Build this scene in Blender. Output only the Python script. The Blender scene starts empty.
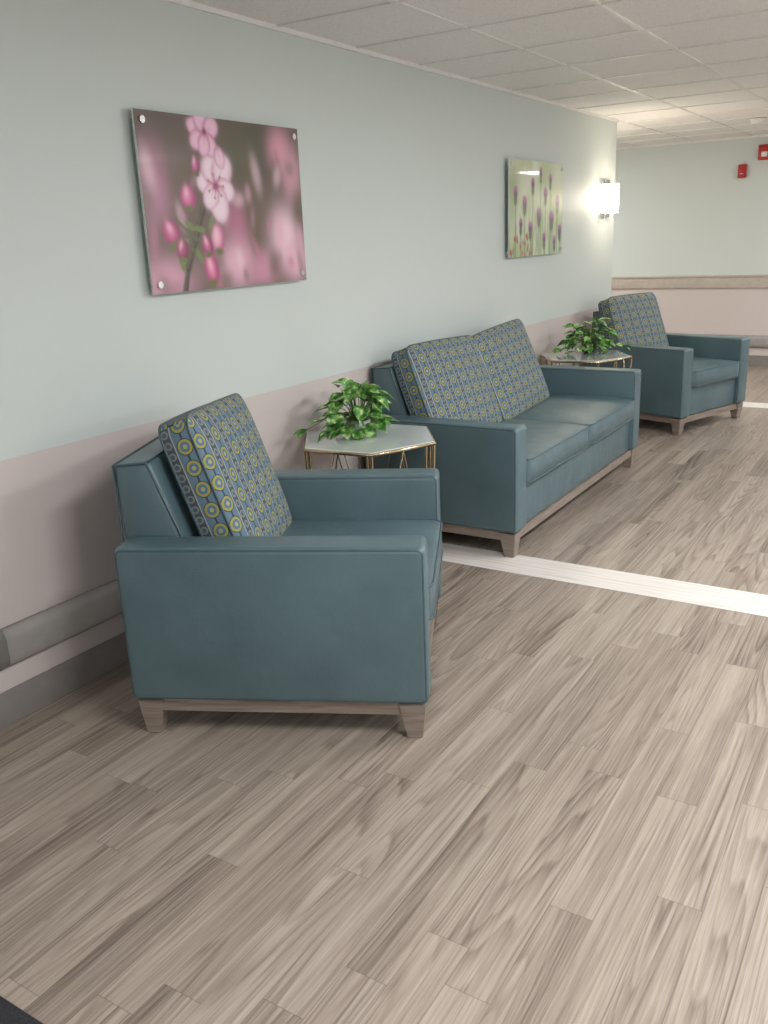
import bpy, bmesh, math, random
import numpy as np
from mathutils import Vector, Matrix
random.seed(7); np.random.seed(7)
scene = bpy.context.scene
COL = scene.collection
scene.view_settings.view_transform = 'Standard'

def s2l(c):
    out=[]
    for v in c:
        v=v/255.0
        out.append(v/12.92 if v<=0.04045 else ((v+0.055)/1.055)**2.4)
    return tuple(out)+(1.0,)

# ---------------------------------------------------------------- materials
class NT:
    def __init__(s,name):
        s.mat=bpy.data.materials.new(name); s.mat.use_nodes=True
        s.t=s.mat.node_tree; s.t.nodes.clear()
        s.out=s.t.nodes.new('ShaderNodeOutputMaterial')
        s.b=s.t.nodes.new('ShaderNodeBsdfPrincipled')
        s.t.links.new(s.b.outputs[0],s.out.inputs[0])
    def n(s,ty,**k):
        nd=s.t.nodes.new(ty)
        for a,b in k.items(): setattr(nd,a,b)
        return nd
    def set(s,inp,v):
        if isinstance(v,bpy.types.NodeSocket): s.t.links.new(v,inp)
        else: inp.default_value=v
    def m(s,op,a,b=0.0,c=None):
        nd=s.n('ShaderNodeMath',operation=op)
        s.set(nd.inputs[0],a); s.set(nd.inputs[1],b)
        if c is not None: s.set(nd.inputs[2],c)
        return nd.outputs[0]
    def mix(s,f,a,b,blend='MIX'):
        nd=s.n('ShaderNodeMix',data_type='RGBA',blend_type=blend)
        s.set(nd.inputs[0],f); s.set(nd.inputs[6],a); s.set(nd.inputs[7],b)
        return nd.outputs[2]
    def coord(s,kind='Object'):
        return s.n('ShaderNodeTexCoord').outputs[kind]
    def sep(s,v):
        nd=s.n('ShaderNodeSeparateXYZ'); s.set(nd.inputs[0],v); return nd.outputs
    def comb(s,x,y,z):
        nd=s.n('ShaderNodeCombineXYZ'); s.set(nd.inputs[0],x); s.set(nd.inputs[1],y); s.set(nd.inputs[2],z); return nd.outputs[0]
    def noise(s,v,scale,detail=3,rough=.5):
        nd=s.n('ShaderNodeTexNoise'); s.set(nd.inputs['Vector'],v)
        nd.inputs['Scale'].default_value=scale; nd.inputs['Detail'].default_value=detail; nd.inputs['Roughness'].default_value=rough
        return nd.outputs[0]
    def ramp(s,f,stops):
        nd=s.n('ShaderNodeValToRGB'); s.set(nd.inputs[0],f)
        e=nd.color_ramp.elements
        while len(e)<len(stops): e.new(0.5)
        for i,(p,c) in enumerate(stops): e[i].position=p; e[i].color=c
        return nd.outputs[0]
    def bump(s,h,strength,dist=.01):
        nd=s.n('ShaderNodeBump'); s.set(nd.inputs['Height'],h)
        nd.inputs['Strength'].default_value=strength; nd.inputs['Distance'].default_value=dist
        s.t.links.new(nd.outputs[0],s.b.inputs['Normal'])
    def P(s,**k):
        for a,v in k.items():
            s.set(s.b.inputs[a.replace('_',' ')],v)
        return s.mat

def simple(name,rgb,rough=.5,metal=0.0,var=.06,scale=20,bump=0,bscale=200,spec=.5):
    t=NT(name); c=t.coord()
    nz=t.noise(c,scale,3)
    base=s2l(rgb); dark=tuple(v*(1-var*2) for v in base[:3])+(1,); lite=tuple(min(1,v*(1+var*2)) for v in base[:3])+(1,)
    col=t.ramp(nz,[(.3,dark),(.7,lite)])
    t.P(Base_Color=col,Roughness=rough,Metallic=metal)
    t.b.inputs['Specular IOR Level'].default_value=spec
    if bump: t.bump(t.noise(c,bscale,4),bump,.002)
    return t.mat

def emis(name,rgb,strength):
    t=NT(name); t.P(Base_Color=s2l(rgb),Roughness=.4)
    t.b.inputs['Emission Color'].default_value=s2l(rgb); t.b.inputs['Emission Strength'].default_value=strength
    return t.mat

MINT=(204,211,207); BEIGE=(204,193,189)
def wall_mat(name,split):
    t=NT(name); c=t.coord(); z=t.sep(c)[2]
    f=t.m('GREATER_THAN',z,split)
    nz=t.noise(c,3,2)
    base=t.mix(f,s2l(BEIGE),s2l(MINT))
    col=t.mix(t.m('MULTIPLY',nz,.06),base,(.4,.4,.4,1))
    t.P(Base_Color=col,Roughness=.55); t.b.inputs['Specular IOR Level'].default_value=.3
    t.bump(t.noise(c,260,3),.12,.001)
    return t.mat

def floor_mat():
    t=NT('vinyl_plank'); c=t.coord(); x,y,z=t.sep(c)
    PW,PL=.108,.92
    row=t.m('FLOOR',t.m('DIVIDE',x,PW))
    wn=t.n('ShaderNodeTexWhiteNoise',noise_dimensions='1D'); t.set(wn.inputs['W'],row)
    yy=t.m('ADD',y,t.m('MULTIPLY',wn.outputs[0],7.3))
    colm=t.m('FLOOR',t.m('DIVIDE',yy,PL))
    w2=t.n('ShaderNodeTexWhiteNoise',noise_dimensions='2D'); t.set(w2.inputs['Vector'],t.comb(row,colm,0))
    pid=w2.outputs[0]
    pz=t.m('MULTIPLY',pid,37.0)
    # thin dark cathedral growth lines
    n1=t.noise(t.comb(t.m('MULTIPLY',x,9.5),t.m('MULTIPLY',y,.50),pz),1.0,0.3,.3)
    jit=t.noise(t.comb(t.m('MULTIPLY',x,60),t.m('MULTIPLY',y,4),pz),1.0,1,.5)
    ring=t.m('FRACT',t.m('ADD',t.m('MULTIPLY',n1,21.0),t.m('MULTIPLY',jit,.28)))
    # softened saw profile: gradual darkening then quick fall-off
    rise=t.m('POWER',ring,2.0)
    fall=t.m('MINIMUM',t.m('MULTIPLY',t.m('SUBTRACT',1.0,ring),7.0),1.0)
    ring=t.m('MULTIPLY',rise,fall)
    msk=t.noise(t.comb(t.m('MULTIPLY',x,6),t.m('MULTIPLY',y,.7),t.m('ADD',pz,5.0)),1.0,1,.5)
    msk=t.m('MULTIPLY',t.m('MAXIMUM',t.m('SUBTRACT',msk,.26),0.0),.50)
    fine=t.noise(t.comb(t.m('MULTIPLY',x,230),t.m('MULTIPLY',y,6.0),pz),1.0,3,.7)
    streak=t.noise(t.comb(t.m('MULTIPLY',x,85),t.m('MULTIPLY',y,1.6),pz),1.0,3,.65)
    broad=t.noise(t.comb(t.m('MULTIPLY',x,10),t.m('MULTIPLY',y,.6),t.m('ADD',pz,9.0)),1.0,1,.5)
    v=t.m('ADD',t.m('MULTIPLY',fine,.30),t.m('MULTIPLY',streak,.40))
    v=t.m('ADD',v,t.m('MULTIPLY',broad,.30))
    v=t.m('ADD',v,t.m('MULTIPLY',t.m('SUBTRACT',pid,.5),.07))
    v=t.m('SUBTRACT',v,t.m('MULTIPLY',ring,msk))
    col=t.ramp(v,[(.28,s2l((98,86,76))),(.42,s2l((137,124,112))),(.54,s2l((162,149,136))),(.70,s2l((182,171,158)))])
    fx=t.m('FRACT',t.m('DIVIDE',x,PW)); fy=t.m('FRACT',t.m('DIVIDE',yy,PL))
    ex=t.m('LESS_THAN',t.m('ABSOLUTE',t.m('SUBTRACT',fx,.5)),.488)
    ey=t.m('LESS_THAN',t.m('ABSOLUTE',t.m('SUBTRACT',fy,.5)),.4985)
    e=t.m('MULTIPLY',ex,ey)
    col=t.mix(t.m('MULTIPLY',t.m('SUBTRACT',1.0,e),.34),col,s2l((70,60,52)))
    t.P(Base_Color=col,Roughness=t.m('MULTIPLY_ADD',fine,.15,.30))
    t.b.inputs['Specular IOR Level'].default_value=.48
    t.bump(t.m('MULTIPLY',v,e),.12,.002)
    return t.mat

def strip_mat():
    t=NT('white_plank'); c=t.coord(); x,y,z=t.sep(c)
    g=t.noise(t.comb(t.m('MULTIPLY',x,3),t.m('MULTIPLY',y,60),0),1,4,.6)
    col=t.ramp(g,[(.3,s2l((206,198,190))),(.7,s2l((231,226,219)))])
    fy=t.m('ABSOLUTE',t.m('SUBTRACT',t.m('FRACT',t.m('DIVIDE',t.m('SUBTRACT',y,3.64),.12)),.5))
    col=t.mix(t.m('MULTIPLY',t.m('GREATER_THAN',fy,.49),.4),col,s2l((120,110,100)))
    return t.P(Base_Color=col,Roughness=.4)

def leather_mat():
    t=NT('teal_vinyl_leather'); c=t.coord()
    n1=t.noise(c,5,3); 
    col=t.ramp(n1,[(.3,s2l((77,99,105))),(.7,s2l((88,111,117)))])
    t.P(Base_Color=col,Roughness=t.m('MULTIPLY_ADD',t.noise(c,14,3),.18,.24))
    t.b.inputs['Specular IOR Level'].default_value=.62
    vo=t.n('ShaderNodeTexVoronoi'); t.set(vo.inputs['Vector'],c); vo.inputs['Scale'].default_value=420
    h=t.m('ADD',t.m('MULTIPLY',vo.outputs['Distance'],.25),t.m('MULTIPLY',t.noise(c,9,3),1.9))
    t.bump(h,.36,.006)
    return t.mat

def fabric_mat():
    t=NT('ring_pattern_fabric'); uv=t.coord('UV'); u,v,_=t.sep(uv)
    P=.106; RP=.074
    cu=t.m('DIVIDE',u,P); fu=t.m('SUBTRACT',t.m('FRACT',cu),.5)
    fv=t.m('SUBTRACT',t.m('FRACT',t.m('DIVIDE',v,RP)),.5)
    dx=t.m('MULTIPLY',fu,P); dy=t.m('MULTIPLY',fv,RP)
    d=t.m('SQRT',t.m('ADD',t.m('MULTIPLY',dx,dx),t.m('MULTIPLY',dy,dy)))
    fu2=t.m('SUBTRACT',t.m('FRACT',t.m('ADD',cu,.5)),.5)
    fv2=t.m('SUBTRACT',t.m('FRACT',t.m('DIVIDE',v,RP*.5)),.5)
    dx2=t.m('MULTIPLY',fu2,P); dy2=t.m('MULTIPLY',fv2,RP*.5)
    d2=t.m('SQRT',t.m('ADD',t.m('MULTIPLY',dx2,dx2),t.m('MULTIPLY',dy2,dy2)))
    lt=lambda a,b:t.m('LESS_THAN',a,b)
    col=t.mix(t.noise(uv,30,2),s2l((88,112,130)),s2l((102,126,142)))
    col=t.mix(lt(t.m('ABSOLUTE',dx2),.0165),col,s2l((76,84,92)))
    col=t.mix(lt(d2,.0135),col,s2l((128,132,126)))
    col=t.mix(lt(d2,.0075),col,s2l((76,96,112)))
    col=t.mix(lt(t.m('ABSOLUTE',t.m('SUBTRACT',t.m('ABSOLUTE',dx2),.0188)),.0022),col,s2l((158,164,160)))
    col=t.mix(lt(t.m('ABSOLUTE',dx),.0035),col,s2l((58,70,84)))
    col=t.mix(lt(d,.0280),col,s2l((52,62,76)))
    col=t.mix(lt(d,.0252),col,s2l((156,150,80)))
    col=t.mix(lt(d,.0168),col,s2l((86,112,134)))
    col=t.mix(lt(d,.0075),col,s2l((160,158,116)))
    w=t.m('ADD',t.m('SINE',t.m('MULTIPLY',u,2600)),t.m('SINE',t.m('MULTIPLY',v,2600)))
    t.P(Base_Color=col,Roughness=.8); t.b.inputs['Specular IOR Level'].default_value=.25
    t.bump(w,.15,.0006)
    return t.mat

def ceil_mat():
    t=NT('acoustic_tile'); c=t.coord()
    n=t.noise(c,160,3,.7)
    col=t.ramp(n,[(.32,s2l((213,211,208))),(.5,s2l((240,238,235)))])
    t.P(Base_Color=col,Roughness=.9); t.bump(n,.3,.002)
    return t.mat

def wood_mat():
    t=NT('taupe_wood'); c=t.coord(); x,y,z=t.sep(c)
    n=t.noise(t.comb(t.m('MULTIPLY',x,6),t.m('MULTIPLY',y,6),t.m('MULTIPLY',z,90)),1,4,.6)
    col=t.ramp(n,[(.3,s2l((116,103,93))),(.7,s2l((150,137,126)))])
    return t.P(Base_Color=col,Roughness=.38)

def leaf_mat():
    t=NT('variegated_leaf'); c=t.coord()
    n=t.noise(c,34,3,.6)
    col=t.ramp(n,[(.36,s2l((48,98,44))),(.50,s2l((92,148,66))),(.60,s2l((164,200,120))),(.70,s2l((218,230,180)))])
    return t.P(Base_Color=col,Roughness=.42)

M={}
M['wall']=wall_mat('two_tone_paint',.907); M['wallfar']=wall_mat('far_paint',.93)
M['floor']=floor_mat(); M['strip']=strip_mat(); M['leather']=leather_mat(); M['fabric']=fabric_mat()
M['pipe']=simple('leather_piping',(64,84,90),.38)
M['ceil']=ceil_mat(); M['wood']=wood_mat(); M['leaf']=leaf_mat()
M['tbar']=simple('ceiling_tbar',(230,228,224),.5,var=.01)
M['bumper']=simple('bumper_vinyl',(152,148,143),.5,var=.03,bump=.1)
M['base']=simple('baseboard_vinyl',(128,123,119),.5,var=.03)
M['railboard']=simple('rail_board',(182,171,160),.5,var=.03)
M['metal']=simple('champagne_metal',(196,180,148),.25,1.0,var=.03)
M['chrome']=simple('brushed_chrome',(225,225,225),.18,1.0,var=.02)
M['stem']=simple('plant_stem',(84,118,52),.6)
M['pot']=simple('ceramic_pot',(160,168,158),.25,var=.02)
M['potdark']=simple('dark_pot',(46,44,42),.35,var=.03)
M['soil']=simple('soil',(52,40,30),.95,var=.2,scale=90)
M['red']=simple('alarm_red',(170,24,30),.4,var=.03)
M['white']=simple('white_plastic',(228,226,220),.4,var=.02)
M['edge']=simple('acrylic_edge',(196,206,202),.2,var=.02)
M['mat']=simple('charcoal_carpet',(42,42,46),.95,var=.3,scale=260,bump=.8,bscale=300)
M['glow']=emis('sconce_glass',(255,241,218),8.0)
M['glow_added']=emis('added_sconce_glass',(250,250,250),6.0)  # only for the added sconces on the right wall
M['troffer']=emis('troffer_lens',(252,252,252),7.0)
t=NT('frosted_table_glass'); nz=t.noise(t.coord(),8,2)
t.P(Base_Color=t.mix(nz,s2l((230,238,236)),s2l((241,246,244))),Roughness=.05); t.b.inputs['Transmission Weight'].default_value=.10; t.b.inputs['Coat Weight'].default_value=1.0
M['glass']=t.mat

# ---------------------------------------------------------------- geometry helpers
def link(o,parent=None):
    COL.objects.link(o)
    if parent: o.parent=parent
    return o
def empty(name,loc=(0,0,0),rz=0):
    e=bpy.data.objects.new(name,None); e.location=loc; e.rotation_euler=(0,0,rz); e.empty_display_size=.1
    COL.objects.link(e); return e
def from_bm(name,bm,mat,parent=None,smooth=False):
    bmesh.ops.recalc_face_normals(bm,faces=bm.faces)
    me=bpy.data.meshes.new(name); bm.to_mesh(me); bm.free()
    if mat: me.materials.append(mat)
    if smooth:
        me.shade_smooth()
    return link(bpy.data.objects.new(name,me),parent)
def add_box(bm,a,b):
    vs=[bm.verts.new((x,y,z)) for x in (a[0],b[0]) for y in (a[1],b[1]) for z in (a[2],b[2])]
    for f in ((0,1,3,2),(4,6,7,5),(0,4,5,1),(2,3,7,6),(0,2,6,4),(1,5,7,3)):
        bm.faces.new([vs[i] for i in f])
    return vs
def box(name,a,b,mat,parent=None,bevel=0,seg=3,cuts=0):
    bm=bmesh.new(); add_box(bm,a,b)
    if bevel:
        bmesh.ops.bevel(bm,geom=list(bm.edges),offset=bevel,segments=seg,profile=.5,affect='EDGES')
    return from_bm(name,bm,mat,parent,smooth=bevel>0)
def smooth_angle(o,ang=40):
    bpy.context.view_layer.objects.active=o
    for s in bpy.context.selected_objects: s.select_set(False)
    o.select_set(True)
    try: bpy.ops.object.shade_auto_smooth(angle=math.radians(ang))
    except Exception: pass
def pipes(name,polys,r,mat,parent=None,closed=True,res=3):
    cu=bpy.data.curves.new(name,'CURVE'); cu.dimensions='3D'; cu.bevel_depth=r; cu.bevel_resolution=res; cu.use_fill_caps=True
    for pts in polys:
        sp=cu.splines.new('POLY'); sp.points.add(len(pts)-1)
        for i,p in enumerate(pts): sp.points[i].co=(p[0],p[1],p[2],1)
        sp.use_cyclic_u=closed
    cu.materials.append(mat)
    return link(bpy.data.objects.new(name,cu),parent)
def round_rect(c,hw,hh,r,plane,off):
    pts=[]
    for sx,sy,a0 in ((1,1,0),(-1,1,90),(-1,-1,180),(1,-1,270)):
        for k in range(5):
            a=math.radians(a0+k*22.5)
            pts.append((c[0]+sx*(hw-r)+r*math.cos(a),c[1]+sy*(hh-r)+r*math.sin(a)))
    if plane=='xz': return [(p[0],off,p[1]) for p in pts]
    if plane=='yz': return [(off,p[0],p[1]) for p in pts]
    return [(p[0],p[1],off) for p in pts]

def cushion(name,w,h,t,crown,mat,parent,loc,rot=(0,0,0),pipemat=None,cr=.05,sag=0.0,uvo=(0,0),n=22,wob=0.0,seed=0):
    """boxed cushion; local: y width, z height (0..h), x thickness"""
    rnd=random.Random(seed); ph=[rnd.uniform(0,6.28) for _ in range(6)]
    bm=bmesh.new(); uvl=bm.loops.layers.uv.new('UVMap')
    def pos(i,j,side):
        u=-1+2*i/n; v=-1+2*j/n
        u=math.sin(u*math.pi/2); v=math.sin(v*math.pi/2)
        yy=u*w/2; zz=v*h/2
        ax=max(0,abs(yy)-(w/2-cr)); az=max(0,abs(zz)-(h/2-cr))
        l=math.hypot(ax,az)
        if l>cr:
            k=cr/l
            yy=math.copysign(w/2-cr+ax*k,yy); zz=math.copysign(h/2-cr+az*k,zz)
        puff=((1-abs(u)**3.2)*(1-abs(v)**3.2))
        puff=max(0,puff)**.6
        th=t/2+crown*puff + wob*puff*math.sin(4*u+ph[0])*math.sin(3*v+ph[1])
        yy*=1-.02*(1-v*v)*(-1); zz+= -sag*(1-u*u)*(v+1)/2
        return (side*th,yy,zz+h/2)
    V={}
    for side in (1,-1):
        for i in range(n+1):
            for j in range(n+1):
                V[side,i,j]=bm.verts.new(pos(i,j,side))
    bm.verts.ensure_lookup_table()
    def face(vs,uvs):
        f=bm.faces.new(vs)
        for l,q in zip(f.loops,uvs): l[uvl].uv=q
    for side in (1,-1):
        for i in range(n):
            for j in range(n):
                q=[(i,j),(i+1,j),(i+1,j+1),(i,j+1)]
                if side<0: q=q[::-1]
                vs=[V[side,a,b] for a,b in q]
                face(vs,[(v.co.y+10+uvo[0],v.co.z+10+uvo[1]) for v in vs])
    ring=[(i,0) for i in range(n)]+[(n,j) for j in range(n)]+[(i,n) for i in range(n,0,-1)]+[(0,j) for j in range(n,0,-1)]
    L=len(ring)
    for k in range(L):
        a=ring[k]; b=ring[(k+1)%L]
        A=V[1,a[0],a[1]]; B=V[1,b[0],b[1]]; C=V[-1,b[0],b[1]]; D=V[-1,a[0],a[1]]
        if (A.co-B.co).length<1e-6: continue
        if a[1]==b[1]:
            uvs=[(A.co.y+10,10+A.co.x),(B.co.y+10,10+B.co.x),(C.co.y+10,10+C.co.x),(D.co.y+10,10+D.co.x)]
        else:
            uvs=[(10+A.co.x,A.co.z+10),(10+B.co.x,B.co.z+10),(10+C.co.x,C.co.z+10),(10+D.co.x,D.co.z+10)]
        face([A,D,C,B],[uvs[0],uvs[3],uvs[2],uvs[1]])
    rp={s:[V[s,a,b].co.copy() for a,b in ring] for s in (1,-1)}
    o=from_bm(name,bm,mat,parent,smooth=True)
    o.location=loc; o.rotation_euler=rot
    smooth_angle(o,50)
    if pipemat:
        p=pipes(name+'_piping',[rp[1],rp[-1]],.0045,pipemat,parent)
        p.location=loc; p.rotation_euler=rot
    return o

def extrude_profile(name,prof,y0,y1,mat,parent,bevel=.02):
    bm=bmesh.new()
    a=[bm.verts.new((p[0],y0,p[1])) for p in prof]; b=[bm.verts.new((p[0],y1,p[1])) for p in prof]
    n=len(prof); bm.faces.new(a); bm.faces.new(b[::-1])
    for i in range(n): bm.faces.new([a[i],a[(i+1)%n],b[(i+1)%n],b[i]])
    if bevel: bmesh.ops.bevel(bm,geom=list(bm.edges),offset=bevel,segments=3,profile=.5,affect='EDGES')
    return from_bm(name,bm,mat,parent,smooth=bool(bevel))

def leg(name,cx,cy,sx,sy,parent):
    bm=bmesh.new()
    h=.13; tw=.088; bw=.05; sl=.014
    T=[(cx,cy),(cx-sx*tw,cy),(cx-sx*tw,cy-sy*tw),(cx,cy-sy*tw)]
    B=[(cx-sx*sl,cy-sy*sl),(cx-sx*(sl+bw),cy-sy*sl),(cx-sx*(sl+bw),cy-sy*(sl+bw)),(cx-sx*sl,cy-sy*(sl+bw))]
    a=[bm.verts.new((p[0],p[1],h)) for p in T]; b=[bm.verts.new((p[0],p[1],0)) for p in B]
    bm.faces.new(a); bm.faces.new(b)
    for i in range(4): bm.faces.new([a[i],a[(i+1)%4],b[(i+1)%4],b[i]])
    bmesh.ops.recalc_face_normals(bm,faces=bm.faces)
    bmesh.ops.bevel(bm,geom=list(bm.edges),offset=.003,segments=2,affect='EDGES')
    return from_bm(name,bm,M['wood'],parent)

def lounge(name,W,D,ns,loc,rz,fab,backh=.91,cush_h=.55,lean=21,ct=.10):
    r=empty(name,loc,rz); aw=.135; AH=.665; ZB=.135
    for k,s in (('near',-1),('far',1)):
        yo=s*W/2; yi=s*(W/2-aw)
        y0,y1=min(yo,yi),max(yo,yi)
        a=box('arm_'+k,(0,y0,ZB),(D,y1,AH),M['leather'],r,bevel=.020,seg=4); smooth_angle(a,35)
        hw,hh=D/2-.010,(AH-ZB)/2-.010; cc=(D/2,(AH+ZB)/2)
        pipes('arm_piping_'+k,[round_rect(cc,hw,hh,.016,'xz',y0+.006),round_rect(cc,hw,hh,.016,'xz',y1-.006)],.0048,M['pipe'],r)
    prof=[(.03,ZB),(.0,.50),(-.022,backh-.01),(.10,backh),(.25,.46),(.25,ZB)]
    b=extrude_profile('backrest',prof,-W/2+aw-.004,W/2-aw+.004,M['leather'],r,.018); smooth_angle(b,35)
    yb=W/2-aw+.001
    pl=[]
    for s in (-1,1):
        pl.append([(-.016,s*yb,.60),(-.018,s*yb,backh-.012),(.092,s*yb,backh-.004),(.19,s*yb,.64)])
    pipes('backrest_piping',pl,.0045,M['pipe'],r,closed=False)
    pipes('backrest_top_piping',[[(.094,-yb+.01,backh-.003),(.094,yb-.01,backh-.003)],[(-.018,-yb+.01,backh-.012),(-.018,yb-.01,backh-.012)]],.0045,M['pipe'],r,closed=False)
    fp=box('front_rail',(.2,-W/2+aw-.003,ZB),(D-.028,W/2-aw+.003,.365),M['leather'],r,bevel=.012); smooth_angle(fp,35)
    inner=W-2*aw; cw=inner/ns-.006; dep=D-.215
    for i in range(ns):
        yc=-inner/2+(i+.5)*inner/ns
        cushion('seat_cushion_%d'%(i+1),cw,dep,.115,.026,M['leather'],r,(D+.012,yc,.425),(0,-math.pi/2,0),M['pipe'],cr=.045,wob=.005,seed=i)
    ins=.022
    bm=bmesh.new(); z0,z1=.088,.134
    add_box(bm,(D-ins-.03,-W/2+.06,z0),(D-ins,W/2-.06,z1))
    add_box(bm,(ins,-W/2+.06,z0),(ins+.03,W/2-.06,z1))
    for s in (-1,1):
        ya=s*(W/2-ins); yb2=s*(W/2-ins-.03)
        add_box(bm,(.06,min(ya,yb2),z0),(D-.06,max(ya,yb2),z1))
    from_bm('base_rail',bm,M['wood'],r)
    k=1
    for sx in (0,1):
        for s in (-1,1):
            leg('leg_%d'%k,(D-.012) if sx else .012,s*(W/2-.012),1 if sx else -1,s,r); k+=1
    for i,(yc,w,tilt,yaw) in enumerate(fab):
        cushion('patterned_back_cushion_%d'%(i+1),w,cush_h,ct,.045,M['fabric'],r,(.345,yc,.475),(math.radians(tilt),math.radians(-lean),math.radians(yaw)),M['pipe'],cr=.05,sag=-.006,uvo=(i*.03,0),wob=.006,seed=5+i)
    return r

# ---------------------------------------------------------------- room
Hc=2.44; YF=10.7
box('floor',(-4,-3,-.05),(5.4,16.2,0),M['floor'])
box('floor_inlay_strip',(0.0,3.64,0),(5.2,3.88,.0015),M['strip'])
box('floor_inlay_strip.001',(-3.95,8.22,0),(5.2,8.46,.0015),M['strip'])
box('ceiling',(-4,-3,Hc),(5.4,16.2,Hc+.05),M['ceil'])
box('wall_left',(-.15,-3,0),(0,8.0,Hc),M['wall'])
box('wall_far',(-4,YF,0),(1.9,YF+.15,Hc),M['wallfar'])
box('wall_hall_side',(1.75,YF+.15,0),(1.9,16.1,Hc),M['wall'])
box('wall_hall_end',(1.75,16.0,0),(5.4,16.15,Hc),M['wall'])
box('wall_right',(5.2,-3,0),(5.4,16.1,Hc),M['wall'])
box('wall_rear',(-.15,-3.1,0),(5.4,-2.95,Hc),M['wall'])
box('wall_corridor_end',(-4.1,8.0,0),(-3.95,YF,Hc),M['wall'])
box('wall_corridor_side',(-4,7.85,0),(-.14,8.0,Hc),M['wall'])
bm=bmesh.new()
for i in range(-6,8):
    xx=.60+i*.61
    add_box(bm,(xx-.012,-2.95,Hc-.005),(xx+.012,YF if xx<1.8 else 16.0,Hc+.001))
for i in range(-5,18):
    yy=.30+i*.61
    add_box(bm,(0 if yy<7.9 else -3.95,yy-.012,Hc-.0055),(5.2,yy+.012,Hc+.001))
from_bm('trim_ceiling_grid',bm,M['tbar'])
box('trim_ceiling_angle_left',(0,-2.95,Hc-.02),(.012,8.0,Hc),M['tbar'])
box('trim_ceiling_angle_far',(-3.95,YF-.012,Hc-.02),(1.9,YF,Hc),M['tbar'])
box('baseboard_left',(0,-2.95,0),(.012,8.01,.125),M['base'],bevel=.003)
box('baseboard_left_end',(-.15,8.0,0),(.012,8.012,.125),M['base'])
box('baseboard_far',(-3.95,YF-.012,0),(1.9,YF,.125),M['base'])
def bumper(name,p0,p1,along):
    prof=[(0,.212),(.018,.212),(.032,.226),(.038,.25),(.038,.312),(.032,.336),(.018,.348),(0,.348)]
    bm=bmesh.new()
    A=[];B=[]
    for o,z in prof:
        if along=='y': A.append(bm.verts.new((o,p0,z))); B.append(bm.verts.new((o,p1,z)))
        else: A.append(bm.verts.new((p0,YF-o,z))); B.append(bm.verts.new((p1,YF-o,z)))
    bm.faces.new(A); bm.faces.new(B[::-1])
    for i in range(len(prof)): 
        j=(i+1)%len(prof); bm.faces.new([A[i],A[j],B[j],B[i]])
    o=from_bm(name,bm,M['bumper'],None,True); smooth_angle(o,35); return o
bumper('trim_bumper_left',1.60,7.98,'y')
bumper('trim_bumper_left_end',-2.9,1.594,'y')
bumper('trim_bumper_far',-3.9,1.88,'x')
box('trim_rail_far',(-3.95,YF-.022,.865),(1.9,YF,1.0),M['railboard'],bevel=.006)
box('trim_rail_far_cap',(-3.95,YF-.034,.985),(1.9,YF,1.008),M['railboard'],bevel=.004)
box('entrance_mat',(.25,-1.6,0),(3.6,.82,.009),M['mat'],bevel=.003)

# ---------------------------------------------------------------- furniture
RN=math.radians(25.8); RF=math.radians(-18.9)
lounge('armchair',.975,.98,1,(.250,2.168,0),RN,[(.012,.64,-3,0)],cush_h=.56,lean=19)
lounge('loveseat',2.05,.875,2,(.046,4.825,0),0,[(-.505,.765,-2,0),(.275,.745,3,0)],lean=22)
lounge('armchair',.95,.94,1,(.215,7.60,0),RF,[(-.12,.64,0,0)],cush_h=.57)

# ---------------------------------------------------------------- tables
TZ=.670
def hextable(loc,rz):
    r=empty('hexagonal_side_table',(loc[0],loc[1],0),rz); R=.338; zt=TZ
    P=[(math.cos(math.radians(60*i)),math.sin(math.radians(60*i))) for i in range(6)]
    bm=bmesh.new()
    a=[bm.verts.new((p[0]*R,p[1]*R,zt-.010)) for p in P]; b=[bm.verts.new((p[0]*R,p[1]*R,zt)) for p in P]
    bm.faces.new(a[::-1]); bm.faces.new(b)
    for i in range(6): bm.faces.new([a[i],a[(i+1)%6],b[(i+1)%6],b[i]])
    bmesh.ops.bevel(bm,geom=list(bm.edges),offset=.002,segments=1,affect='EDGES')
    from_bm('glass_top',bm,M['glass'],r)
    ring=lambda q,z:[(p[0]*q,p[1]*q,z) for p in P]
    pipes('top_frame',[ring(R+.001,zt-.011)],.0085,M['metal'],r)
    pipes('floor_frame',[ring(R-.03,.008)],.0075,M['metal'],r)
    L=[]
    for i in range(6):
        p=P[i]
        L.append([(p[0]*(R-.001),p[1]*(R-.001),zt-.014),(p[0]*(R-.03),p[1]*(R-.03),.006)])
    pipes('legs',L,.0075,M['metal'],r,closed=False)
    L=[]
    for i in range(0,6):
        p=P[i]; q=P[(i+1)%6]
        mt=((p[0]+q[0])/2*(R-.003),(p[1]+q[1])/2*(R-.003),zt-.018)
        L.append([(p[0]*(R-.03),p[1]*(R-.03),.01),mt,(q[0]*(R-.03),q[1]*(R-.03),.01)])
    pipes('lattice_braces',L,.005,M['metal'],r,closed=False)
    return r
hextable((.350,3.385),math.radians(5))
hextable((.350,6.36),math.radians(5))

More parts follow.
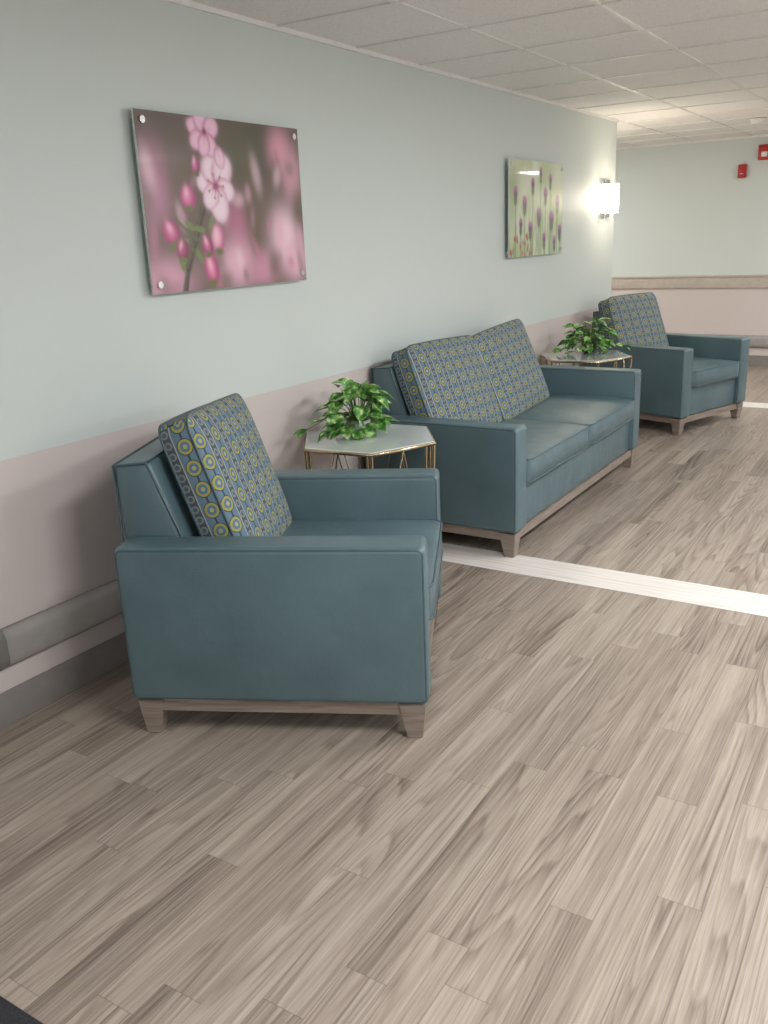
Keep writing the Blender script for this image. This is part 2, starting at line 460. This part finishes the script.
# ---------------------------------------------------------------- plants
def leaf(bm,base,dirv,up,L,W,droop,rnd):
    d=dirv.normalized(); side=d.cross(up)
    if side.length<.05: side=Vector((1,0,0))
    side.normalize(); nrm=side.cross(d).normalized()
    rows=8
    prof=[0,.55,.88,1.0,.95,.76,.48,.2,0.0]
    back=[-.0,-.10,-.06,0,0,0,0,0,0]
    grid=[]
    for i in range(rows+1):
        s=i/rows; w=prof[i]*W/2
        c=base+d*(L*s)-nrm*(droop*L*s*s)
        rowv=[]
        for k in (-1,-.5,0,.5,1):
            off=side*(k*w)+nrm*(abs(k)*w*.35)+d*(back[i]*L*abs(k))
            q=c+off; q.z=max(q.z,.004)
            rowv.append(bm.verts.new(q))
        grid.append(rowv)
    for i in range(rows):
        for k in range(4):
            bm.faces.new([grid[i][k],grid[i][k+1],grid[i+1][k+1],grid[i+1][k]])
def plant(name,loc,R,Hh,nl,vines,seed,potmat,lsize):
    rnd=random.Random(seed)
    r=empty(name,loc)
    bm=bmesh.new(); prof=[(.0,0),(.036,0),(.05,.012),(.058,.04),(.054,.072),(.049,.074),(.047,.06),(.0,.06)]
    N=28; rings=[]
    for pr,pz in prof:
        rings.append([bm.verts.new((pr*math.cos(2*math.pi*k/N),pr*math.sin(2*math.pi*k/N),pz)) for k in range(N)] if pr>0 else None)
    for a in range(1,len(prof)-2):
        for k in range(N):
            bm.faces.new([rings[a][k],rings[a][(k+1)%N],rings[a+1][(k+1)%N],rings[a+1][k]])
    bm.faces.new(rings[1][::-1])
    from_bm('pot',bm,potmat,r,True)
    bm=bmesh.new(); bmesh.ops.create_circle(bm,cap_ends=True,radius=.048,segments=24,matrix=Matrix.Translation((0,0,.062))); from_bm('soil',bm,M['soil'],r)
    bm=bmesh.new(); stems=[]
    for i in range(nl):
        az=rnd.uniform(0,2*math.pi); el=rnd.uniform(-.12,1.45); rad=rnd.uniform(.55,1.0)
        if i>nl*.8: el=rnd.uniform(-.35,.0); rad=rnd.uniform(.5,.75)
        tip=Vector((math.cos(az)*math.cos(el)*R*rad,math.sin(az)*math.cos(el)*R*rad,.075+math.sin(el)*Hh*rad))
        st=Vector((math.cos(az)*.02,math.sin(az)*.02,.06))
        mid=(st+tip)/2+Vector((0,0,.025))
        stems.append([st,mid,tip])
        out=Vector((math.cos(az+rnd.uniform(-.7,.7)),math.sin(az+rnd.uniform(-.7,.7)),rnd.uniform(-.6,.35)))
        L=lsize*rnd.uniform(.75,1.25)
        leaf(bm,tip,out,Vector((rnd.uniform(-.5,.5),rnd.uniform(-.5,.5),1)),L,L*.8,rnd.uniform(.1,.4),rnd)
    for v in vines:
        pts=[Vector(p) for p in v]; stems.append(pts)
        for a,b in zip(pts[1:],pts[2:]+[pts[-1]+(pts[-1]-pts[-2])]):
            for s in (-1,1):
                dr=(b-a).normalized()+Vector((rnd.uniform(-.6,.6),rnd.uniform(-.6,.6),rnd.uniform(0,.5)))
                L=lsize*rnd.uniform(.7,1.05); leaf(bm,a,dr,Vector((rnd.uniform(-.4,.4),rnd.uniform(-.4,.4),1)),L,L*.74,.2,rnd)
    from_bm('leaves',bm,M['leaf'],r,True)
    pipes('stems',stems,.0018,M['stem'],r,closed=False,res=1)
plant('potted_pothos',(.285,3.41,TZ+.0005),.13,.20,74,[[(0,0,.07),(-.05,-.10,.10),(-.09,-.17,.09),(-.13,-.24,.06)],[(0,0,.07),(-.02,-.13,.08),(-.03,-.20,.05)]],3,M['pot'],.086)
plant('potted_pothos',(.33,6.49,TZ+.0005),.165,.185,66,[[(0,0,.07),(.08,.09,.09),(.16,.12,.05),(.22,.12,.035)],[(0,0,.07),(-.03,-.12,.09),(-.06,-.24,.07),(-.1,-.30,0.05)],[(0,0,.07),(.05,-.12,.09),(.02,-.22,.06),(-.02,-.30,.04)]],9,M['potdark'],.086)

# ---------------------------------------------------------------- printed acrylic pictures
def canvas(W,H):
    X,Y=np.meshgrid(np.linspace(0,1.5,W),np.linspace(0,1,H)); return X,Y
def lin(c): return np.array(s2l(c)[:3])
class Painter:
    def __init__(s,W,H,bg): s.X,s.Y=canvas(W,H); s.C=np.zeros((H,W,3))+lin(bg)
    def gau(s,cx,cy,rx,ry,ang,col,al=1):
        a=math.radians(ang); dx=s.X-cx; dy=s.Y-cy
        u=dx*math.cos(a)+dy*math.sin(a); v=-dx*math.sin(a)+dy*math.cos(a)
        m=np.exp(-((u/rx)**2+(v/ry)**2)**1.3)*al
        s.C=s.C*(1-m[...,None])+lin(col)*m[...,None]
    def ell(s,cx,cy,rx,ry,ang,col,soft=.1,al=1):
        a=math.radians(ang); dx=s.X-cx; dy=s.Y-cy
        u=dx*math.cos(a)+dy*math.sin(a); v=-dx*math.sin(a)+dy*math.cos(a)
        d=np.sqrt((u/rx)**2+(v/ry)**2); m=1/(1+np.exp(np.clip((d-1)/soft,-40,40)))*al
        s.C=s.C*(1-m[...,None])+lin(col)*m[...,None]
    def line(s,p,q,w0,w1,col,soft=.004,al=1):
        p=np.array(p);q=np.array(q);d=q-p;L2=(d**2).sum()
        t=np.clip(((s.X-p[0])*d[0]+(s.Y-p[1])*d[1])/L2,0,1)
        dist=np.hypot(s.X-p[0]-t*d[0],s.Y-p[1]-t*d[1]); w=w0+(w1-w0)*t
        m=1/(1+np.exp(np.clip((dist-w)/soft,-40,40)))*al
        s.C=s.C*(1-m[...,None])+lin(col)*m[...,None]
    def petal(s,cx,cy,L,Wd,ang,c1,c2):
        a=math.radians(ang); mx=cx+math.cos(a)*L/2; my=cy+math.sin(a)*L/2
        s.ell(mx,my,L/2*1.04,Wd/2*1.06,ang,c2,.05); s.ell(mx+math.cos(a)*L*.06,my+math.sin(a)*L*.06,L*.43,Wd*.43,ang,c1,.14)
        s.line((cx,cy),(mx,my),.003,.001,c2,.004,.6)
def blossom():
    p=Painter(420,280,(104,82,74)); r=random.Random(4)
    for cx,cy,rx,ry,c,al in [
        (1.1,.13,.33,.26,(72,70,52),.95),(.85,.25,.16,.32,(82,78,56),.9),(.12,.05,.2,.13,(80,68,60),.8),(.33,.12,.13,.13,(86,72,60),.8),
        (.10,.42,.12,.25,(182,118,148),.9),(.12,.70,.14,.12,(100,74,70),.8),(.12,.93,.24,.14,(218,160,184),.9),
        (.32,.33,.09,.16,(108,88,76),.7),(.80,.62,.11,.20,(190,110,142),.8),(.95,.45,.08,.22,(106,88,70),.8),
        (.76,.86,.20,.16,(228,176,196),.95),(.98,.70,.06,.16,(100,82,64),.85),(1.04,.90,.15,.12,(208,142,168),.9),
        (1.28,.15,.12,.15,(222,150,174),.9),(1.40,.30,.11,.18,(216,158,176),.8),(1.17,.42,.08,.14,(104,84,70),.85),
        (1.28,.70,.16,.2,(244,206,220),.95),(1.40,.86,.14,.15,(234,182,202),.9),(1.15,.88,.07,.1,(114,90,78),.8),(1.46,.52,.07,.12,(100,84,68),.8),(.64,.96,.07,.07,(112,90,78),.7)]:
        p.gau(cx,cy,rx,ry,0,c,al)
    for i in range(38):
        p.gau(r.uniform(0,1.5),r.uniform(.25,1),r.uniform(.02,.06),r.uniform(.04,.13),r.uniform(-30,30),r.choice([(228,170,192),(196,116,146),(240,204,216),(100,90,62),(90,84,60),(172,120,138)]),.5)
    B=[(.26,1.02),(.31,.86),(.40,.70),(.48,.54),(.54,.38),(.58,.18),(.60,-.02)]
    for a,b in zip(B,B[1:]):
        p.line(a,b,.024,.017,(52,42,34),.004); p.line((a[0]-.008,a[1]),(b[0]-.008,b[1]),.004,.003,(124,116,76),.004,.7)
    G=(88,94,48)
    p.line((.40,.70),(.24,.58),.012,.009,G); p.line((.33,.80),(.22,.70),.012,.01,G); p.line((.40,.70),(.56,.70),.01,.01,G); p.line((.36,.76),(.50,.82),.01,.01,G)
    for q in ((.36,.62,30),(.30,.72,-30),(.42,.80,60),(.55,.60,-60),(.44,.64,10),(.26,.84,70)): p.ell(q[0],q[1],.048,.018,q[2],(108,124,62),.12)
    L=(245,221,234); D=(210,152,182)
    for a,l,w in ((185,.16,.12),(250,.17,.16),(310,.20,.17),(20,.17,.13),(80,.22,.16),(125,.16,.13)): p.petal(.62,.38,l,w,a,L,D)
    p.ell(.62,.39,.022,.022,0,(150,56,92),.3)
    for k in range(7):
        a=k*.9; p.line((.62,.39),(.62+.07*math.cos(a),.39+.07*math.sin(a)),.003,.002,(170,70,110),.003,.8); p.ell(.62+.07*math.cos(a),.39+.07*math.sin(a),.008,.008,0,(186,120,84),.3)
    for a,l,w in ((200,.15,.10),(150,.14,.11),(250,.14,.12),(330,.13,.12),(60,.15,.11),(100,.13,.10)): p.petal(.56,.09,l,w,a,(238,194,216),(194,112,154))
    p.petal(.66,.16,.13,.09,75,(242,204,222),(196,124,160))
    p.ell(.56,.08,.016,.016,0,(130,36,70),.3)
    for cx,cy,rx,ry,an,c1,c2 in [(.20,.66,.07,.08,-30,(208,88,144),(142,46,92)),(.28,.76,.05,.06,20,(180,64,112),(116,36,70)),(.37,.46,.065,.07,0,(222,114,166),(162,60,110)),(.52,.88,.06,.095,-14,(226,116,162),(164,60,106)),(.60,.70,.062,.085,5,(238,172,198),(186,94,136)),(.50,.74,.045,.06,-20,(200,96,142),(140,48,90)),(.46,.28,.035,.05,10,(204,110,152),(140,56,96))]:
        p.ell(cx,cy,rx,ry,an,c2,.06); p.ell(cx-.01,cy-.01,rx*.62,ry*.7,an,c1,.22); p.ell(cx-.015,cy-.03,rx*.25,ry*.4,an,(244,198,216),.4,.7)
        p.ell(cx,cy+ry*.9,rx*.6,ry*.25,an,(100,106,54),.2)
    return p.C
def thistle():
    p=Painter(330,220,(204,212,182)); r=random.Random(8)
    for i in range(26): p.gau(r.uniform(0,1.5),r.uniform(0,1),r.uniform(.08,.22),r.uniform(.1,.28),r.uniform(0,90),r.choice([(228,230,212),(182,196,144),(216,212,188),(162,180,118),(230,230,216),(198,206,160)]),.6)
    p.gau(.08,.35,.16,.35,0,(142,156,106),.7); p.gau(.2,.97,.4,.12,0,(154,170,114),.6)
    for i in range(26):
        x=r.uniform(0,1.5); p.line((x,1.02),(x+r.uniform(-.14,.14),r.uniform(.35,.75)),.008,.004,r.choice([(118,146,84),(136,162,98),(106,132,78)]),.010,.65)
    fl=[(.16,.36,.055),(.40,.46,.062),(.62,.26,.05),(.80,.58,.07),(.98,.36,.056),(1.16,.62,.074),(1.34,.44,.062),(.30,.68,.046),(.56,.72,.056),(1.42,.76,.056),(.95,.84,.05),(1.12,.20,.045),(1.26,.88,.05),(.84,.14,.042)]
    for x,y,q in fl:
        p.line((x,1.02),(x,y),.009,.007,(98,128,68),.008,.85)
        p.ell(x,y+.05,q*.75,q*1.0,0,(86,106,64),.15); p.ell(x,y-.02,q*.9,q*.95,0,(112,54,108),.14); p.ell(x,y-.06,q*.7,q*.5,0,(170,94,152),.25)
    for i in range(20): p.ell(r.uniform(0,.6),r.uniform(.76,.99),.018,.024,0,r.choice([(178,64,72),(196,92,96),(160,60,90)]),.25)
    return p.C
def print_mat():
    t=NT('printed_acrylic'); a=t.n('ShaderNodeVertexColor'); a.layer_name='Col'
    t.P(Base_Color=a.outputs[0],Roughness=.3); t.b.inputs['Coat Weight'].default_value=.7; t.b.inputs['Coat Roughness'].default_value=.03
    return t.mat
M['print']=print_mat()
def picture(name,y0,y1,z0,z1,C):
    yc,zc=(y0+y1)/2,(z0+z1)/2
    r=empty(name,(.0,yc,zc))
    y0-=yc;y1-=yc;z0-=zc;z1-=zc
    box('acrylic_panel',(.028,y0,z0),(.038,y1,z1),M['edge'],r,bevel=.001,seg=1)
    H,W,_=C.shape
    ys=np.linspace(y0+.001,y1-.001,W); zs=np.linspace(z1-.001,z0+.001,H)
    YY,ZZ=np.meshgrid(ys,zs); XX=np.full_like(YY,.0385)
    V=np.stack([XX,YY,ZZ],-1).reshape(-1,3)
    idx=np.arange(H*W).reshape(H,W)
    F=np.stack([idx[:-1,:-1],idx[1:,:-1],idx[1:,1:],idx[:-1,1:]],-1).reshape(-1,4)
    me=bpy.data.meshes.new('printed_face'); me.from_pydata(V.tolist(),[],F.tolist())
    at=me.color_attributes.new('Col','FLOAT_COLOR','POINT')
    at.data.foreach_set('color',np.concatenate([C.reshape(-1,3),np.ones((H*W,1))],1).astype(np.float32).ravel())
    me.materials.append(M['print']); link(bpy.data.objects.new('printed_face',me),r)
    k=1
    for yy in (y0+.035,y1-.035):
        for zz in (z0+.035,z1-.035):
            bm=bmesh.new(); bmesh.ops.create_cone(bm,cap_ends=True,segments=24,radius1=.013,radius2=.013,depth=.047,matrix=Matrix.Translation((.0237,yy,zz))@Matrix.Rotation(math.pi/2,4,'Y'))
            from_bm('standoff_%d'%k,bm,M['chrome'],r); k+=1
picture('blossom_wall_art',2.435,3.400,1.386,2.034,blossom())
picture('thistle_wall_art',5.68,6.65,1.394,2.024,thistle())

# ---------------------------------------------------------------- wall sconces
def sconce(loc,rz,glow):
    r=empty('wall_sconce',loc,rz)
    box('back_plate',(0,-.10,-.15),(.018,.10,.15),M['chrome'],r,bevel=.003)
    bm=bmesh.new(); N=16; prof=[]
    for k in range(N+1):
        a=-math.pi/2+math.pi*k/N; prof.append((.018+.105*math.cos(a),.11*math.sin(a)))
    A=[bm.verts.new((p[0],p[1],-.115)) for p in prof]; B=[bm.verts.new((p[0],p[1],.115)) for p in prof]
    for k in range(N): bm.faces.new([A[k],A[k+1],B[k+1],B[k]])
    bm.faces.new(A[::-1]); bm.faces.new(B)
    o=from_bm('glass_shade',bm,glow,r,True); smooth_angle(o,40)
    for nm,z in (('upper_band',.10),('lower_band',-.10)):
        pipes(nm,[[(p[0]+.004,p[1]*1.03,z) for p in prof]],.006,M['chrome'],r,closed=False)
    pipes('side_bars',[[(.05,s*.118,-.16),(.05,s*.118,.16)] for s in (-1,1)],.005,M['chrome'],r,closed=False)
    return r
def plight(name,loc,w,rgb,rad,parent=None):
    l=bpy.data.lights.new(name,'POINT'); l.energy=w; l.color=s2l(rgb)[:3]; l.shadow_soft_size=rad
    o=bpy.data.objects.new(name,l); o.location=loc; COL.objects.link(o)
    if parent: o.parent=parent
s1=sconce((0,7.72,1.80),0,M['glow']); plight('sconce_bulb',(.20,0,0),9,(255,240,216),.07,s1)
s2=sconce((-.75,8.0,1.80),math.pi/2,M['glow']); plight('sconce_bulb',(.24,0,.05),18,(255,240,218),.07,s2)  # unseen sconce round the corner, added to warm the far ceiling
for y,e in ((.5,18),(3.6,32),(6.8,32)):  # right-wall sconces out of view, added to brighten the ceiling
    q=sconce((5.2,y,1.80),math.pi,M['glow_added']); plight('sconce_bulb',(.24,0,.05),e,(247,248,250),.08,q)

# ---------------------------------------------------------------- fire alarm devices, smoke detector
r=empty('fire_alarm_strobe',(.745,YF,2.265))
box('housing',(-.065,-.05,-.075),(.065,0,.075),M['red'],r,bevel=.006)
box('strobe_lens',(-.03,-.07,-.045),(.03,-.048,.005),M['white'],r,bevel=.006)
r=empty('fire_alarm_pull_station',(.53,YF,2.09))  # small red fire alarm pull station with a white handle
box('housing',(-.042,-.05,-.068),(.042,.0,.068),M['red'],r,bevel=.005)
box('pull_handle',(-.016,-.054,-.03),(.016,-.048,-.022),M['white'],r,bevel=.002)
r=empty('smoke_detector',(.95,9.0,Hc))
bm=bmesh.new(); bmesh.ops.create_cone(bm,cap_ends=True,segments=32,radius1=.05,radius2=.07,depth=.04,matrix=Matrix.Translation((0,0,-.025))); from_bm('cover',bm,M['white'],r)

# ---------------------------------------------------------------- recessed ceiling fixtures
def troffer(x,y,w,rgb=(245,247,251)):
    r=empty('recessed_ceiling_light',(x,y,Hc))
    bm=bmesh.new()
    for a,b in (((-.305,-.61),(.305,-.57)),((-.305,.57),(.305,.61)),((-.305,-.57),(-.27,.57)),((.27,-.57),(.305,.57))):
        add_box(bm,(a[0],a[1],-.012),(b[0],b[1],-.001))
    from_bm('fixture_frame',bm,M['white'],r)
    box('diffuser_lens',(-.27,-.57,-.008),(.27,.57,-.002),M['troffer'],r)
    l=bpy.data.lights.new('lamp','AREA'); l.shape='RECTANGLE'; l.size=.54; l.size_y=1.14; l.energy=w; l.color=s2l(rgb)[:3]
    o=bpy.data.objects.new('lamp',l); o.location=(0,0,-.02); link(o,r)
troffer(3.1,-1.4,42); troffer(3.1,1.4,64); troffer(3.1,4.3,71)
troffer(3.1,8.75,68); troffer(-2.2,9.4,38); troffer(3.0,13.8,50)

# ---------------------------------------------------------------- world + camera
w=bpy.data.worlds.new('World'); scene.world=w; w.use_nodes=True
w.node_tree.nodes['Background'].inputs[0].default_value=(.8,.85,.9,1); w.node_tree.nodes['Background'].inputs[1].default_value=.3

f=880.0
Yv=Vector((576,-298,f)).normalized()
b=f*f/(298-576*.042); D=Vector((.042*b,b,f)).normalized()
D=(D-Yv*D.dot(Yv)).normalized(); Xv=D.cross(Yv)
right=Vector((Xv.x,Yv.x,-D.x)); down=Vector((Xv.y,Yv.y,-D.y)); fwd=Vector((Xv.z,Yv.z,-D.z))
cam=bpy.data.cameras.new('camera'); co=bpy.data.objects.new('camera',cam); COL.objects.link(co)
m=Matrix(((right.x,-down.x,-fwd.x,2.58),(right.y,-down.y,-fwd.y,0),(right.z,-down.z,-fwd.z,1.556),(0,0,0,1)))
co.matrix_world=m
cam.sensor_fit='VERTICAL'; cam.sensor_height=36; cam.lens=f/1024*36; cam.clip_start=.05
scene.camera=co
